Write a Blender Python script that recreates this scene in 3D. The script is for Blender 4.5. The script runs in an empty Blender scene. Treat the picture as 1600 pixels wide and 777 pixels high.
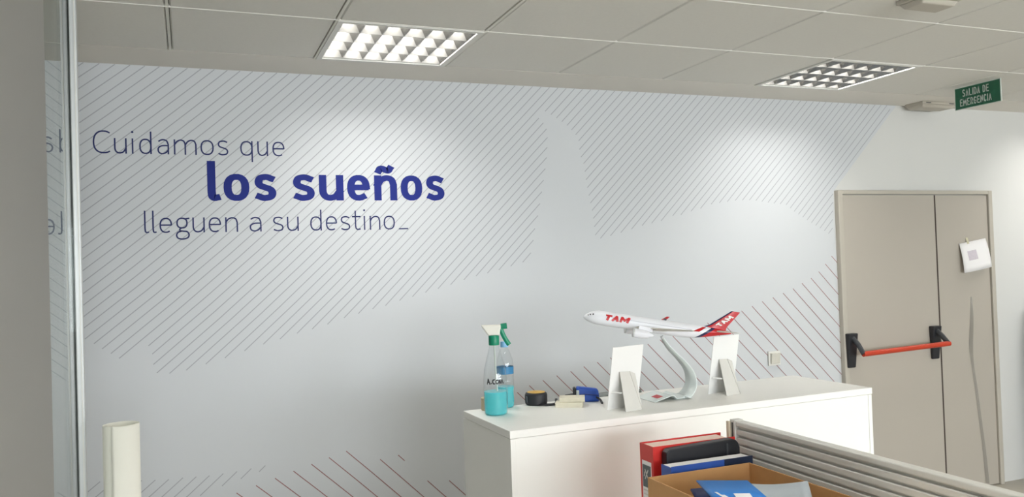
import bpy, math, random
from mathutils import Vector, Matrix
random.seed(7)
scene = bpy.context.scene
C = scene.collection

# ------------------------------------------------------------------ camera
CAMZ = 1.60
FPX, YAW, PITCH, ROLL = 1278.77, 0.377033, 0.019745, -0.033391
_F = Vector((math.sin(YAW)*math.cos(PITCH), math.cos(YAW)*math.cos(PITCH), math.sin(PITCH)))
_R0 = Vector((math.cos(YAW), -math.sin(YAW), 0)); _U0 = _R0.cross(_F)
_R = _R0*math.cos(ROLL)+_U0*math.sin(ROLL); _U = -_R0*math.sin(ROLL)+_U0*math.cos(ROLL)
EYE = Vector((0, 0, CAMZ))
cd = bpy.data.cameras.new('camera'); cam = bpy.data.objects.new('camera', cd); C.objects.link(cam)
cd.sensor_width = 36; cd.lens = FPX/1600*36; cd.clip_start = .05
m = Matrix((_R, _U, -_F)).transposed().to_4x4(); m.translation = EYE
cam.matrix_world = m
scene.camera = cam

def ray(x, y): return _F+_R*((x-800)/FPX)-_U*((y-388.5)/FPX)
def atY(x, y, Y): d = ray(x, y); return EYE+d*(Y/d.y)
def atZ(x, y, Z): d = ray(x, y); return EYE+d*((Z-CAMZ)/d.z)
def atX(x, y, X): d = ray(x, y); return EYE+d*(X/d.x)

# ------------------------------------------------------------------ world, exposure
SKY = 17.0
w = bpy.data.worlds.new('world'); scene.world = w; w.use_nodes = True
w.node_tree.nodes['Background'].inputs[0].default_value = (.93, .965, 1.0, 1)   # overcast sky outside the windows
w.node_tree.nodes['Background'].inputs[1].default_value = SKY
vs = scene.view_settings
vs.view_transform = 'Standard'; vs.look = 'None'; vs.gamma = 1; vs.use_curve_mapping = False
vs.exposure = 0.22
LAMP_W = 23.0            # watts of each recessed lamp
LAMP_COL = (1.0, .975, .935)

# ------------------------------------------------------------------ room dimensions
WALL = 4.019; CEIL = CAMZ+.9543
GX, GY, G = -.0492, 3.1165, .6           # ceiling grid
XL, XR, YB = -1.75, 7.15, -4.70          # outer limits of the place
GLX = -.328                              # plane of the glazed partition

# ------------------------------------------------------------------ materials
def lin(c):
    return tuple(((v/255)/12.92 if v/255 <= .04045 else ((v/255+.055)/1.055)**2.4) for v in c)
MATS = {}
def mat(name, rgb, rough=.5, metal=0., var=.04, scale=20., bump=0., bscale=200., spec=.5, emit=0, alpha=None):
    if name in MATS: return MATS[name]
    M = bpy.data.materials.new(name); M.use_nodes = True; MATS[name] = M
    nt = M.node_tree; N = nt.nodes; L = nt.links; b = N['Principled BSDF']
    tc = N.new('ShaderNodeTexCoord'); no = N.new('ShaderNodeTexNoise'); no.inputs['Scale'].default_value = scale
    no.inputs['Detail'].default_value = 3
    L.new(tc.outputs['Object'], no.inputs['Vector'])
    mx = N.new('ShaderNodeMix'); mx.data_type = 'RGBA'
    c = lin(rgb); mx.inputs[6].default_value = tuple(v*(1-var) for v in c)+(1,); mx.inputs[7].default_value = tuple(min(1, v*(1+var)) for v in c)+(1,)
    L.new(no.outputs[0], mx.inputs[0]); L.new(mx.outputs[2], b.inputs['Base Color'])
    b.inputs['Roughness'].default_value = rough; b.inputs['Metallic'].default_value = metal
    b.inputs['Specular IOR Level'].default_value = spec
    if bump:
        n2 = N.new('ShaderNodeTexNoise'); n2.inputs['Scale'].default_value = bscale; n2.inputs['Detail'].default_value = 4
        L.new(tc.outputs['Object'], n2.inputs['Vector'])
        bp = N.new('ShaderNodeBump'); bp.inputs['Strength'].default_value = bump; bp.inputs['Distance'].default_value = .002
        L.new(n2.outputs[0], bp.inputs['Height']); L.new(bp.outputs[0], b.inputs['Normal'])
    return M

def clear_mat(name, tint, ior=1.45, rough=.02, body=None, bodyfac=0.):
    """thin clear plastic or glass: transparent with a Fresnel gloss, optionally some tinted body"""
    if name in MATS: return MATS[name]
    M = bpy.data.materials.new(name); M.use_nodes = True; MATS[name] = M
    nt = M.node_tree; N = nt.nodes; L = nt.links; N.remove(N['Principled BSDF']); out = N['Material Output']
    tr = N.new('ShaderNodeBsdfTransparent'); tr.inputs[0].default_value = tint+(1,)
    gl = N.new('ShaderNodeBsdfGlossy'); gl.inputs['Roughness'].default_value = rough
    no = N.new('ShaderNodeTexNoise'); no.inputs['Scale'].default_value = 60
    lw = N.new('ShaderNodeLayerWeight'); lw.inputs[0].default_value = .5      # Schlick reflectance, same from either side
    pw = N.new('ShaderNodeMath'); pw.operation = 'POWER'; pw.inputs[1].default_value = 5; L.new(lw.outputs['Facing'], pw.inputs[0])
    f0 = ((ior-1)/(ior+1))**2
    fr = N.new('ShaderNodeMath'); fr.operation = 'MULTIPLY_ADD'; fr.inputs[1].default_value = 1-f0; fr.inputs[2].default_value = f0; L.new(pw.outputs[0], fr.inputs[0])
    mx = N.new('ShaderNodeMixShader'); L.new(fr.outputs[0], mx.inputs[0])
    src = tr
    if body:
        df = N.new('ShaderNodeBsdfTranslucent'); df.inputs[0].default_value = body+(1,)
        d2 = N.new('ShaderNodeBsdfDiffuse'); d2.inputs[0].default_value = body+(1,)
        ad = N.new('ShaderNodeMixShader'); ad.inputs[0].default_value = .5
        L.new(df.outputs[0], ad.inputs[1]); L.new(d2.outputs[0], ad.inputs[2])
        m2 = N.new('ShaderNodeMixShader'); m2.inputs[0].default_value = bodyfac
        L.new(tr.outputs[0], m2.inputs[1]); L.new(ad.outputs[0], m2.inputs[2]); src = m2
    L.new(src.outputs[0], mx.inputs[1]); L.new(gl.outputs[0], mx.inputs[2]); L.new(mx.outputs[0], out.inputs[0])
    return M

M_wall = mat('white_paint', (214, 214, 211), .7, var=.015, scale=3, bump=.06, bscale=300)
M_grey_wall = mat('grey_paint', (158, 156, 151), .7, var=.02, scale=3, bump=.06, bscale=300)
M_mural = mat('mural_vinyl', (206, 209, 212), .42, var=.012, scale=2, spec=.4)
M_line = mat('grey_print', (166, 169, 175), .45, var=.03)
M_red_line = mat('maroon_print', (152, 104, 106), .45, var=.06)
M_ink = mat('indigo_print', (52, 58, 104), .6, var=.03, spec=.2)
M_ink_bold = mat('blue_print', (34, 46, 126), .6, var=.03, spec=.2)
M_tile = mat('ceiling_tile_mat', (224, 222, 215), .85, var=.03, scale=60, bump=.12, bscale=500)
M_plaster = mat('ceiling_plaster', (228, 224, 216), .85, var=.015, scale=5, bump=.05)
M_plenum = mat('plenum_dark', (84, 82, 78), .9)
M_runner = mat('white_runner', (222, 220, 210), .5)
M_seam_highlight = mat('seam_highlight_paint', (248, 246, 240), .5)
M_floor = mat('floor_vinyl', (176, 170, 158), .5, var=.08, scale=8, bump=.05)
M_alu = mat('satin_aluminium', (206, 208, 208), .4, metal=.25, var=.03, scale=40)
M_alu_dark = mat('grey_aluminium', (216, 215, 209), .42, metal=.12, var=.008, scale=40)
M_mirror_alu = mat('louvre_aluminium', (136, 136, 134), .25, metal=1., var=.01)
M_white_metal = mat('white_enamel', (225, 224, 218), .45, var=.01)
M_lamp_tray = mat('reflector_white', (235, 235, 230), .5)
M_blade = mat('anodised_reflector', (124, 123, 120), .45, var=.02)
M_gasket = mat('dark_gasket', (48, 52, 54), .6)
M_melamine = mat('white_melamine', (246, 245, 240), .42, var=.01, scale=4)
M_door = mat('beige_door', (180, 173, 162), .5, var=.02, scale=4, bump=.03)
M_frame = mat('beige_frame', (186, 180, 168), .5, var=.02)
M_black = mat('black_plastic', (32, 33, 38), .42, var=.1)
M_dark = mat('charcoal_plastic', (58, 60, 64), .5, var=.08)
M_red_bar = mat('red_enamel', (196, 62, 36), .3, var=.04)
M_paper = mat('white_paper', (240, 238, 238), .7, var=.012)
M_card = mat('white_cardboard', (242, 242, 240), .6, var=.01)
M_greycard = mat('grey_cardboard', (214, 212, 206), .65, var=.02)
M_kraft = mat('kraft_board', (196, 150, 98), .75, var=.07, scale=30, bump=.08)
M_green = mat('sign_green', (20, 92, 64), .45, var=.04)
M_sign_white = mat('sign_white', (205, 214, 206), .5)

# ------------------------------------------------------------------ mesh helpers
class MB:
    def __init__(s): s.v = []; s.f = []
    def add(s, vs, fs):
        o = len(s.v); s.v += [tuple(v) for v in vs]; s.f += [tuple(i+o for i in f) for f in fs]; return s
    def box(s, x0, x1, y0, y1, z0, z1):
        return s.add([(x, y, z) for x in (x0, x1) for y in (y0, y1) for z in (z0, z1)],
                     [(0, 1, 3, 2), (4, 6, 7, 5), (0, 4, 5, 1), (2, 3, 7, 6), (0, 2, 6, 4), (1, 5, 7, 3)])
    def hexa(s, P):                       # 8 corners: 4 bottom loop, 4 top loop
        return s.add(P, [(0, 3, 2, 1), (4, 5, 6, 7), (0, 1, 5, 4), (1, 2, 6, 5), (2, 3, 7, 6), (3, 0, 4, 7)])
    def lathe(s, prof, n=28, cx=0, cy=0, cap0=True, cap1=True):
        o = len(s.v)
        for r, z in prof:
            for k in range(n):
                a = 2*math.pi*k/n; s.v.append((cx+r*math.cos(a), cy+r*math.sin(a), z))
        for i in range(len(prof)-1):
            for k in range(n):
                k2 = (k+1) % n; s.f.append((o+i*n+k, o+i*n+k2, o+(i+1)*n+k2, o+(i+1)*n+k))
        if cap0: s.f.append(tuple(o+k for k in reversed(range(n))))
        if cap1: s.f.append(tuple(o+(len(prof)-1)*n+k for k in range(n)))
        return s
    def tube(s, pts, r, n=10, r1=None, flat=1.):
        pts = [Vector(p) for p in pts]; o = len(s.v); N = len(pts)
        ref = Vector((0, 0, 1)) if abs((pts[-1]-pts[0]).normalized().z) < .9 else Vector((1, 0, 0))
        for i, p in enumerate(pts):
            t = (pts[min(i+1, N-1)]-pts[max(i-1, 0)]).normalized()
            a = t.cross(ref).normalized(); b = a.cross(t).normalized()
            rr = r if r1 is None else r+(r1-r)*i/(N-1)
            for k in range(n):
                q = 2*math.pi*k/n; s.v.append(tuple(p+a*(rr*math.cos(q))+b*(rr*flat*math.sin(q))))
        for i in range(N-1):
            for k in range(n):
                k2 = (k+1) % n; s.f.append((o+i*n+k, o+i*n+k2, o+(i+1)*n+k2, o+(i+1)*n+k))
        s.f.append(tuple(o+k for k in reversed(range(n)))); s.f.append(tuple(o+(N-1)*n+k for k in range(n)))
        return s
    def prism(s, poly, axis, a, b):       # polygon in the two other axes, extruded from a to b
        n = len(poly)
        def P(u, v, h): return {'x': (h, u, v), 'y': (u, h, v), 'z': (u, v, h)}[axis]
        vs = [P(u, v, a) for u, v in poly]+[P(u, v, b) for u, v in poly]
        return s.add(vs, [tuple(reversed(range(n))), tuple(range(n, 2*n))]+[(i, (i+1) % n, (i+1) % n+n, i+n) for i in range(n)])
    def slab(s, quad, t):                 # a sheet given by a corner loop, thickened along its normal
        q = [Vector(p) for p in quad]; n = (q[1]-q[0]).cross(q[-1]-q[0]).normalized()*t; k = len(q)
        return s.add([tuple(p) for p in q]+[tuple(p+n) for p in q], [tuple(reversed(range(k))), tuple(range(k, 2*k))]+[(i, (i+1) % k, (i+1) % k+k, i+k) for i in range(k)])
    def strip(s, A, B):                   # ruled surface between two polylines
        n = len(A); return s.add(list(A)+list(B), [(i, i+1, n+i+1, n+i) for i in range(n-1)])
    def mesh(s, name):
        me = bpy.data.meshes.new(name); me.from_pydata(s.v, [], s.f); me.update(); return me

def fix(me):
    import bmesh
    b = bmesh.new(); b.from_mesh(me); bmesh.ops.recalc_face_normals(b, faces=b.faces); b.to_mesh(me); b.free()

def obj(name, mb, material, parent=None, bevel=0, smooth=False, loc=None, seg=2, solid=0, keep=False):
    me = mb.mesh(name) if isinstance(mb, MB) else mb
    if isinstance(mb, MB) and not keep: fix(me)
    o = bpy.data.objects.new(name, me); C.objects.link(o)
    if material and not me.materials: me.materials.append(material)
    if parent: o.parent = parent
    if loc: o.location = loc
    if smooth:
        for p in me.polygons: p.use_smooth = True
        md = o.modifiers.new('edges', 'EDGE_SPLIT'); md.split_angle = math.radians(38)
    if solid:
        md = o.modifiers.new('thick', 'SOLIDIFY'); md.thickness = solid; md.offset = 0
    if bevel:
        md = o.modifiers.new('bevel', 'BEVEL'); md.width = bevel; md.segments = seg; md.limit_method = 'ANGLE'
    return o
def tag(o, label=None, cat=None, group=None, kind=None):
    for k, v in (('label', label), ('category', cat), ('group', group), ('kind', kind)):
        if v: o[k] = v
    return o
def thing(name, label, cat, loc=(0, 0, 0), rz=0, group=None):
    o = bpy.data.objects.new(name, None); C.objects.link(o); o.empty_display_size = .05
    o.location = loc; o.rotation_euler = (0, 0, rz)
    return tag(o, label, cat, group)
def struct(name, mb, material, label=None, **k):
    return tag(obj(name, mb, material, **k), label, kind='structure')
def copy_tree(o, parent=None):
    c = o.copy(); C.objects.link(c); c.parent = parent
    for ch in o.children: copy_tree(ch, c)
    return c
def smoothpts(P, n=8, closed=False):
    P = [Vector(p) for p in P]; out = []; N = len(P)
    for i in range(N if closed else N-1):
        p0 = P[(i-1) % N] if closed or i > 0 else P[0]*2-P[1]
        p1 = P[i]; p2 = P[(i+1) % N]; p3 = P[(i+2) % N] if closed or i+2 < N else P[-1]*2-P[-2]
        for k in range(n):
            t = k/n
            out.append(.5*((2*p1)+(-p0+p2)*t+(2*p0-5*p1+4*p2-p3)*t*t+(-p0+3*p1-3*p2+p3)*t**3))
    if not closed: out.append(P[-1])
    return out

# ================================================================== THE ROOM
struct('floor', MB().box(XL-.2, XR+.2, YB-.2, WALL+.2, -.2, 0), M_floor, 'dark beige grey office floor')
wall = struct('wall_back', MB().box(XL-.2, XR+.2, WALL, WALL+.2, 0, CEIL+.25), M_wall, 'long white wall carrying the printed mural')
struct('wall_right', MB().box(XR, XR+.2, YB, WALL, 0, CEIL+.25), M_wall)
WINS = [(-.25, 2.2), (2.6, 4.5), (5.2, 6.8)]; WZ0, WZ1 = .95, 2.25
rw = MB().box(XL-.2, XR+.2, YB-.2, YB, 0, WZ0).box(XL-.2, XR+.2, YB-.2, YB, WZ1, CEIL+.25)
for a, b in zip([XL-.2]+[q[1] for q in WINS], [q[0] for q in WINS]+[XR+.2]): rw.box(a, b, YB-.2, YB, WZ0, WZ1)
struct('wall_rear', rw, M_wall)
for k, (a, b) in enumerate(WINS):
    wn = bpy.data.objects.new('window_%d' % (k+1), None); C.objects.link(wn); wn.location = (a, YB-.1, WZ0); wn['kind'] = 'structure'
    w_, h_ = b-a, WZ1-WZ0
    obj('window_frame', MB().box(0, .05, -.03, .03, 0, h_).box(w_-.05, w_, -.03, .03, 0, h_).box(.05, w_-.05, -.03, .03, 0, .05).box(.05, w_-.05, -.03, .03, h_-.05, h_), M_white_metal, wn)
    obj('mullion', MB().box(w_/2-.03, w_/2+.03, -.03, .03, .05, h_-.05), M_white_metal, wn)
    for x0, x1 in ((.05, w_/2-.03), (w_/2+.03, w_-.05)):
        obj('pane', MB().box(x0, x1, -.004, .004, .05, h_-.05), clear_mat('window_glass', (.97, .98, .98), 1.45, 0.), wn)
    pd = bpy.data.lights.new('sky_portal', 'AREA'); pd.shape = 'RECTANGLE'; pd.size = w_-.1; pd.size_y = h_-.1; pd.cycles.is_portal = True
    po = bpy.data.objects.new('sky_portal', pd); C.objects.link(po); po.parent = wn; po.location = (w_/2, -.09, h_/2); po.rotation_euler = (math.radians(90), 0, 0)
struct('wall_side_room', MB().box(XL-.2, XL, YB, WALL, 0, CEIL+.25), M_wall)
struct('wall_left', MB().box(GLX-.13, GLX+.004, YB, 2.335, 0, CEIL), M_grey_wall, 'plain grey wall end next to the glass panel', bevel=.003)

# ---- ceiling: slab, plaster border, tiles, exposed runners
ceil = struct('ceiling', MB().box(XL, XR, YB, WALL, CEIL+.16, CEIL+.25), M_plenum, 'suspended ceiling of square mineral tiles')
obj('plaster_border', MB().box(XL, XR, GY+G+.001, WALL, CEIL, CEIL+.02), M_plaster, ceil)
LIGHTS = [(i, j) for j in (0, -4, -8, -12) for i in (1, 5, 9)]+[(-2, -2), (-2, -7)]  # last pair: unseen lights added to brighten the side room behind the glass
def tile_mesh(cl, cr):                   # cl, cr: extra cut on the left and right edge, beside an exposed runner
    mb = MB(); h = G/2-.0022; c = .006; x0, x1 = -h+cl, h-cr
    P = [(x0, -h, .014), (x1, -h, .014), (x1, h, .014), (x0, h, .014), (x0, -h, c), (x1, -h, c), (x1, h, c), (x0, h, c), (x0+c, -h+c, 0), (x1-c, -h+c, 0), (x1-c, h-c, 0), (x0+c, h-c, 0)]
    me = mb.add(P, [(0, 1, 2, 3), (0, 4, 5, 1), (1, 5, 6, 2), (2, 6, 7, 3), (3, 7, 4, 0), (4, 8, 9, 5), (5, 9, 10, 6), (6, 10, 11, 7), (7, 11, 8, 4), (11, 10, 9, 8)]).mesh('ceiling_tile')
    fix(me); me.materials.append(M_tile); return me
TM = {k: tile_mesh(k[0]*.0056, k[1]*.0056) for k in ((0, 0), (0, 1), (1, 0), (1, 1))}
for i in range(-2, 12):
    for j in range(-13, 1):
        if (i, j) in LIGHTS: continue
        x = GX+G*(i+.5); y = GY+G*(j+.5)
        if x-G/2 < XL-.1 or x+G/2 > XR+.02: continue
        obj('ceiling_tile', TM[(int(i in (0, 1, 2)), int(i+1 in (0, 1, 2)))], None, ceil, loc=(x, y, CEIL))
for j in range(-12, 1):
    obj('seam_highlight', MB().box(XL, XR, GY+G*j-.0032, GY+G*j+.0032, CEIL-.0012, CEIL+.010), M_seam_highlight, ceil)  # pale strips paint the highlight caught by tile edges along each cross seam
for i in (0, 1, 2):
    obj('grid_runner', MB().box(GX+G*i-.0055, GX+G*i+.0055, YB, GY+G-.004, CEIL-.0005, CEIL+.012), M_runner, ceil)

# ---- recessed louvre lights
def make_light():
    t = thing('recessed_ceiling_light', 'x', 'ceiling light')
    h = G/2-.004; q = h-.022; D = .05
    fr = MB()
    for a in range(4):
        c, s = math.cos(a*math.pi/2), math.sin(a*math.pi/2)
        R2 = lambda x, y, z: (x*c-y*s, x*s+y*c, z)
        fr.hexa([R2(-h, -h, -.004), R2(h, -h, -.004), R2(q, -q, -.004), R2(-q, -q, -.004), R2(-h, -h, .012), R2(h, -h, .012), R2(q, -q, .012), R2(-q, -q, .012)])
    obj('frame', fr, M_white_metal, t)
    ho = MB()
    ho.box(-q-.004, -q, -q-.004, q+.004, .010, .10); ho.box(q, q+.004, -q-.004, q+.004, .010, .10)
    ho.box(-q, q, -q-.004, -q, .010, .10); ho.box(-q, q, q, q+.004, .010, .10); ho.box(-q-.004, q+.004, -q-.004, q+.004, .10, .104)
    obj('housing', ho, M_lamp_tray, t)
    for k in range(0, 5):                              # long blades and side reflectors
        y = -q+2*q*k/4+(.0065 if k == 0 else -.0065 if k == 4 else 0)
        obj('long_blade', MB().hexa([(-q, y-.0015, .002), (q, y-.0015, .002), (q, y+.0015, .002), (-q, y+.0015, .002), (-q, y-.006, D), (q, y-.006, D), (q, y+.006, D), (-q, y+.006, D)]), M_blade, t)
    for k in range(0, 7):                              # V-shaped cross blades
        x = -q+2*q*k/6; u = .0 if k == 0 else 1; v = 0 if k == 6 else 1
        mb = MB().hexa([(x-.0015*u, -q, .003), (x+.0015*v, -q, .003), (x+.0015*v, q, .003), (x-.0015*u, q, .003), (x-.022*u, -q, D-.002), (x+.022*v, -q, D-.002), (x+.022*v, q, D-.002), (x-.022*u, q, D-.002)])
        obj('cross_blade', mb, M_mirror_alu, t)
    ld = bpy.data.lights.new('lamp', 'AREA'); ld.shape = 'SQUARE'; ld.size = 2*q-.02; ld.energy = LAMP_W; ld.color = LAMP_COL
    lo = bpy.data.objects.new('lamp', ld); C.objects.link(lo); lo.parent = t; lo.location = (0, 0, .085)
    return t
light0 = make_light()
LB = {(1, 0): 'square louvred ceiling light glowing white above the wall lettering',
      (5, 0): 'square louvred ceiling light with dark cells, between lettering and exit sign'}
for n, (i, j) in enumerate(LIGHTS):
    o = light0 if n == 0 else copy_tree(light0)
    o.location = (GX+G*(i+.5), GY+G*(j+.5), CEIL)
    o['label'] = LB.get((i, j), 'unseen square louvred ceiling light elsewhere in the office ceiling')
    o['group'] = 'recessed louvred ceiling lights'

# ---- glazed partition on the left
part = thing('glass_partition', 'clear glass panel with aluminium edge post mirroring the mural text', 'glass panel', (GLX, 2.6, 0))
obj('pane', MB().box(-.005, .003, -.262, .235, .012, CEIL-.004), clear_mat('clear_glass', (.90, .95, .93), 2.2, 0.0), part)
for s, x0, x1 in ((0, .005, .025), (1, -.027, -.007)):
    po = obj('edge_post', MB().box(x0, x1, .205, .236, 0, CEIL), M_alu, part, bevel=.003)
    obj('post_rib', MB().box(x1-.007, x1-.0045, .2015, .206, 0, CEIL), M_alu_dark, po)
obj('gasket', MB().box(-.0068, .0048, .2355, .245, 0, CEIL), M_gasket, part)
obj('floor_channel', MB().box(-.018, .016, -.262, .204, 0, .011), M_alu, part)

# ================================================================== MURAL
YM = WALL-.0012
poly = [(-.462, 0), (-.462, CEIL-.0005), (4.321, CEIL-.0005), (3.770, CAMZ+.393), (3.770, 0)]
obj('mural_sheet', MB().prism(poly, 'y', YM, WALL), M_mural, wall)

def wpt(q): p = atY(q[0], q[1], WALL); return (p.x, p.z)
def crop(o, s, pts): return [wpt((o[0]+x/s, o[1]+y/s)) for x, y in pts]
UL = [(-.60, CEIL+.03)]+[(-.60, CAMZ-.30)]+crop((120, 380), 3.533, [(35, 525), (80, 548), (122, 572), (160, 597), (205, 618), (245, 645), (300, 590), (385, 552), (400, 575), (420, 620), (424, 715), (480, 722), (550, 718), (640, 692), (725, 664), (810, 637), (905, 602), (985, 577)]) \
    + crop((400, 360), 2.776, [(10, 500), (60, 487), (125, 465), (190, 443), (250, 427), (320, 405), (380, 381), (440, 363), (495, 344), (555, 329), (610, 309), (670, 291), (725, 273), (780, 256), (830, 241), (885, 221), (935, 204), (985, 191), (1040, 176), (1090, 161), (1135, 146), (1185, 129), (1198, 70), (1208, 15)]) \
    + crop((700, 130), 2.8775, [(385, 680), (405, 590), (420, 500), (435, 400), (445, 320), (447, 235), (440, 190), (415, 165)]) \
    + crop((780, 130), 7.77, [(450, 400), (470, 340), (525, 325), (595, 365), (665, 405), (725, 450), (795, 490), (850, 540), (905, 600), (950, 660), (970, 755)]) \
    + crop((700, 130), 2.8775, [(585, 245), (592, 320), (610, 365), (620, 440), (635, 520), (650, 590), (656, 640), (664, 705)]) \
    + crop((900, 280), 3.81, [(115, 357), (160, 351), (225, 331), (290, 313), (350, 291), (410, 271), (470, 259), (530, 241), (580, 216), (640, 211), (700, 184), (760, 171), (800, 150), (870, 139), (950, 127), (1050, 125), (1150, 141), (1250, 153), (1300, 195), (1400, 260), (1480, 310), (1525, 340)]) \
    + [(3.765, CAMZ+.36), (3.765, CAMZ+.385), (4.318, CEIL+.03)]
BL = [(-.6, 0)]+crop((130, 690), 5.333, [(60, 335), (160, 335), (500, 325), (570, 322), (660, 320), (755, 312), (855, 300), (950, 293), (1050, 285), (1150, 270), (1240, 258), (1345, 238), (1450, 215), (1555, 193), (1520, 234), (1390, 280), (1265, 332), (1135, 380), (1000, 437), (860, 520)])+[(.0, 0)]
RL = [(.0, .0)]+crop((100, 640), 2.424, [(560, 345), (630, 325), (685, 305), (740, 283), (795, 262), (850, 240), (905, 220), (955, 200), (1010, 180), (1060, 158), (1132, 157), (1180, 190), (1240, 187), (1262, 175), (1280, 163), (1296, 172), (1290, 195), (1320, 260), (1405, 275), (1470, 268), (1540, 245)])+[(1.9, CAMZ-1.0), (1.9, 0)]
RR = [(1.55, CAMZ-.95)]+crop((800, 480), 4.856, [(40, 630), (65, 617), (155, 587), (240, 553), (320, 525), (405, 500), (495, 472), (570, 440), (655, 415), (735, 388)])+[wpt((1050, 524)), wpt((1110, 503))]+crop((1120, 380), 3.238, [(145, 335), (185, 315), (230, 295), (275, 278), (320, 260), (360, 242), (400, 222), (435, 200), (475, 178), (510, 150), (535, 118), (565, 88), (590, 50), (610, 30)])+[(3.765, CAMZ-1.5), (2.1, CAMZ-1.5)]
# warp: the printed lines lean a little flatter towards the left end of the mural
def gw(x): return x if x > 1 else 1-((1-x)-.075*(1-x)**2)
def gi(u):
    if u > 1: return u
    k = .075; a = 1-u; return 1-(1-math.sqrt(max(0, 1-4*k*a)))/(2*k)
def hatch(P, sgn, step, off, wd):
    mb = MB(); Q = [(gw(x), z) for x, z in P]
    cs = [z-sgn*x for x, z in Q]; n0 = int(math.floor(min(cs)/step))-1; n1 = int(math.ceil(max(cs)/step))+1
    for n in range(n0, n1+1):
        c = n*step+off; T = []
        for a in range(len(Q)):
            (x0, z0), (x1, z1) = Q[a], Q[(a+1) % len(Q)]
            d0 = z0-sgn*x0-c; d1 = z1-sgn*x1-c
            if (d0 < 0) != (d1 < 0): t = d0/(d0-d1); T.append(x0+(x1-x0)*t)
        T.sort()
        for k in range(0, len(T)-1, 2):
            a, b = T[k], T[k+1]
            if sgn > 0: b = min(b, (CEIL-.002)-c) if sgn*b+c > CEIL else b
            a = max(a, gw(-.458))
            if b-a < .008: continue
            m = 6; pts = [(gi(a+(b-a)*i/m), sgn*(a+(b-a)*i/m)+c) for i in range(m+1)]
            h = wd*.5
            mb.strip([(x-h*.7*sgn, YM-.0006, z+h*.7) for x, z in pts], [(x+h*.7*sgn, YM-.0006, z-h*.7) for x, z in pts])
    return mb
h1 = hatch(UL, 1, .05, .012, .0042); h2 = hatch(BL, 1, .05, .0, .0042)
o = obj('hatch_lines', h1, M_line, wall); o['kind'] = 'stuff'; o['label'] = 'fine grey slanting lines printed on the mural'
o = obj('hatch_lines', h2, M_line, wall); o['kind'] = 'stuff'; o['label'] = 'fine grey slanting lines low on the mural'
r1 = hatch(RL, -1, .1, .02, .0042); o = obj('hatch_lines', r1, M_red_line, wall); o['kind'] = 'stuff'; o['label'] = 'thin maroon lines slanting down to the right, low on the mural'
r2 = hatch(RR, -1, .1, .02, .0042); o = obj('hatch_lines', r2, M_red_line, wall); o['kind'] = 'stuff'; o['label'] = 'thin maroon lines behind the model aeroplane'

# ---- lettering: drawn with a pen of elliptical nib
def arc(cx, cy, rx, ry, a0, a1, n=22, p=2.35):
    out = []
    for i in range(n+1):
        a = math.radians(a0+(a1-a0)*i/n); c, s = math.cos(a), math.sin(a)
        out.append((cx+rx*math.copysign(abs(c)**(2/p), c), cy+ry*math.copysign(abs(s)**(2/p), s)))
    return out
A_ = 1.47
def sm(P, n=6): return [(p.x, p.y) for p in smoothpts([(x, y, 0) for x, y in P], n)]
GL = {
 'C': [arc(.66, .735, .66, .735, 58, 302)],
 'o': [arc(.5, .5, .5, .5, 0, 360)],
 'u': [[(0, 1), (0, .4)]+arc(.46, .4, .46, .4, 180, 270)+sm([(.46, 0), (.75, .08), (.97, .3)])[1:], [(1, 1), (1, 0)]],
 'i': [[(.5, 1), (.5, 0)], 'dot'],
 'd': [arc(.5, .5, .5, .5, 0, 360), [(1, A_), (1, 0)]],
 'q': [arc(.5, .5, .5, .5, 0, 360), [(1, 1), (1, -.42)]],
 'a': [sm([(.1, .9), (.3, .98), (.55, 1), (.85, .92), (1, .66)])+[(1, 0)], sm([(1, .58), (.7, .585), (.35, .56), (.08, .45), (0, .28), (.1, .08), (.4, 0), (.75, .08), (1, .27)])],
 'm': [[(0, 1), (0, 0)], sm([(0, .66), (.12, .9), (.28, 1), (.43, .93), (.5, .7)])+[(.5, 0)], sm([(.5, .66), (.62, .9), (.78, 1), (.93, .93), (1, .7)])+[(1, 0)]],
 'n': [[(0, 1), (0, 0)], sm([(0, .66), (.22, .9), (.55, 1), (.87, .92), (1, .66)])+[(1, 0)]],
 's': [sm([(.9, .93), (.68, .99), (.45, 1), (.14, .94), (.03, .75), (.16, .59), (.5, .50), (.86, .40), (.98, .23), (.86, .06), (.5, 0), (.3, .01), (.07, .07)])],
 'e': [[(.06, .52), (.94, .52)], arc(.5, .5, .5, .5, 3, 300)],
 'l': [[(.0, A_), (.0, .3)]+sm([(0, .3), (.12, .08), (.5, 0), (.9, .02)])[1:]],
 'g': [arc(.45, .65, .4, .35, 0, 360), [(.68, .95), (1, .99)], sm([(.42, .3), (.28, .22), (.3, .1), (.55, .06), (.85, .02), (1, -.18), (.88, -.38), (.5, -.46), (.12, -.40), (0, -.2), (.12, -.02), (.4, .07)])],
 't': [[(.38, 1.38), (.38, .3)]+sm([(.38, .3), (.45, .08), (.68, 0), (.97, .03)])[1:], [(0, 1), (1, 1)]],
 '_': [[(0, 0), (1, 0)]],
}
GL['ñ'] = GL['n']+[sm([(.08, 1.27), (.16, 1.36), (.32, 1.37), (.56, 1.30), (.70, 1.29), (.80, 1.38)])]
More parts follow.
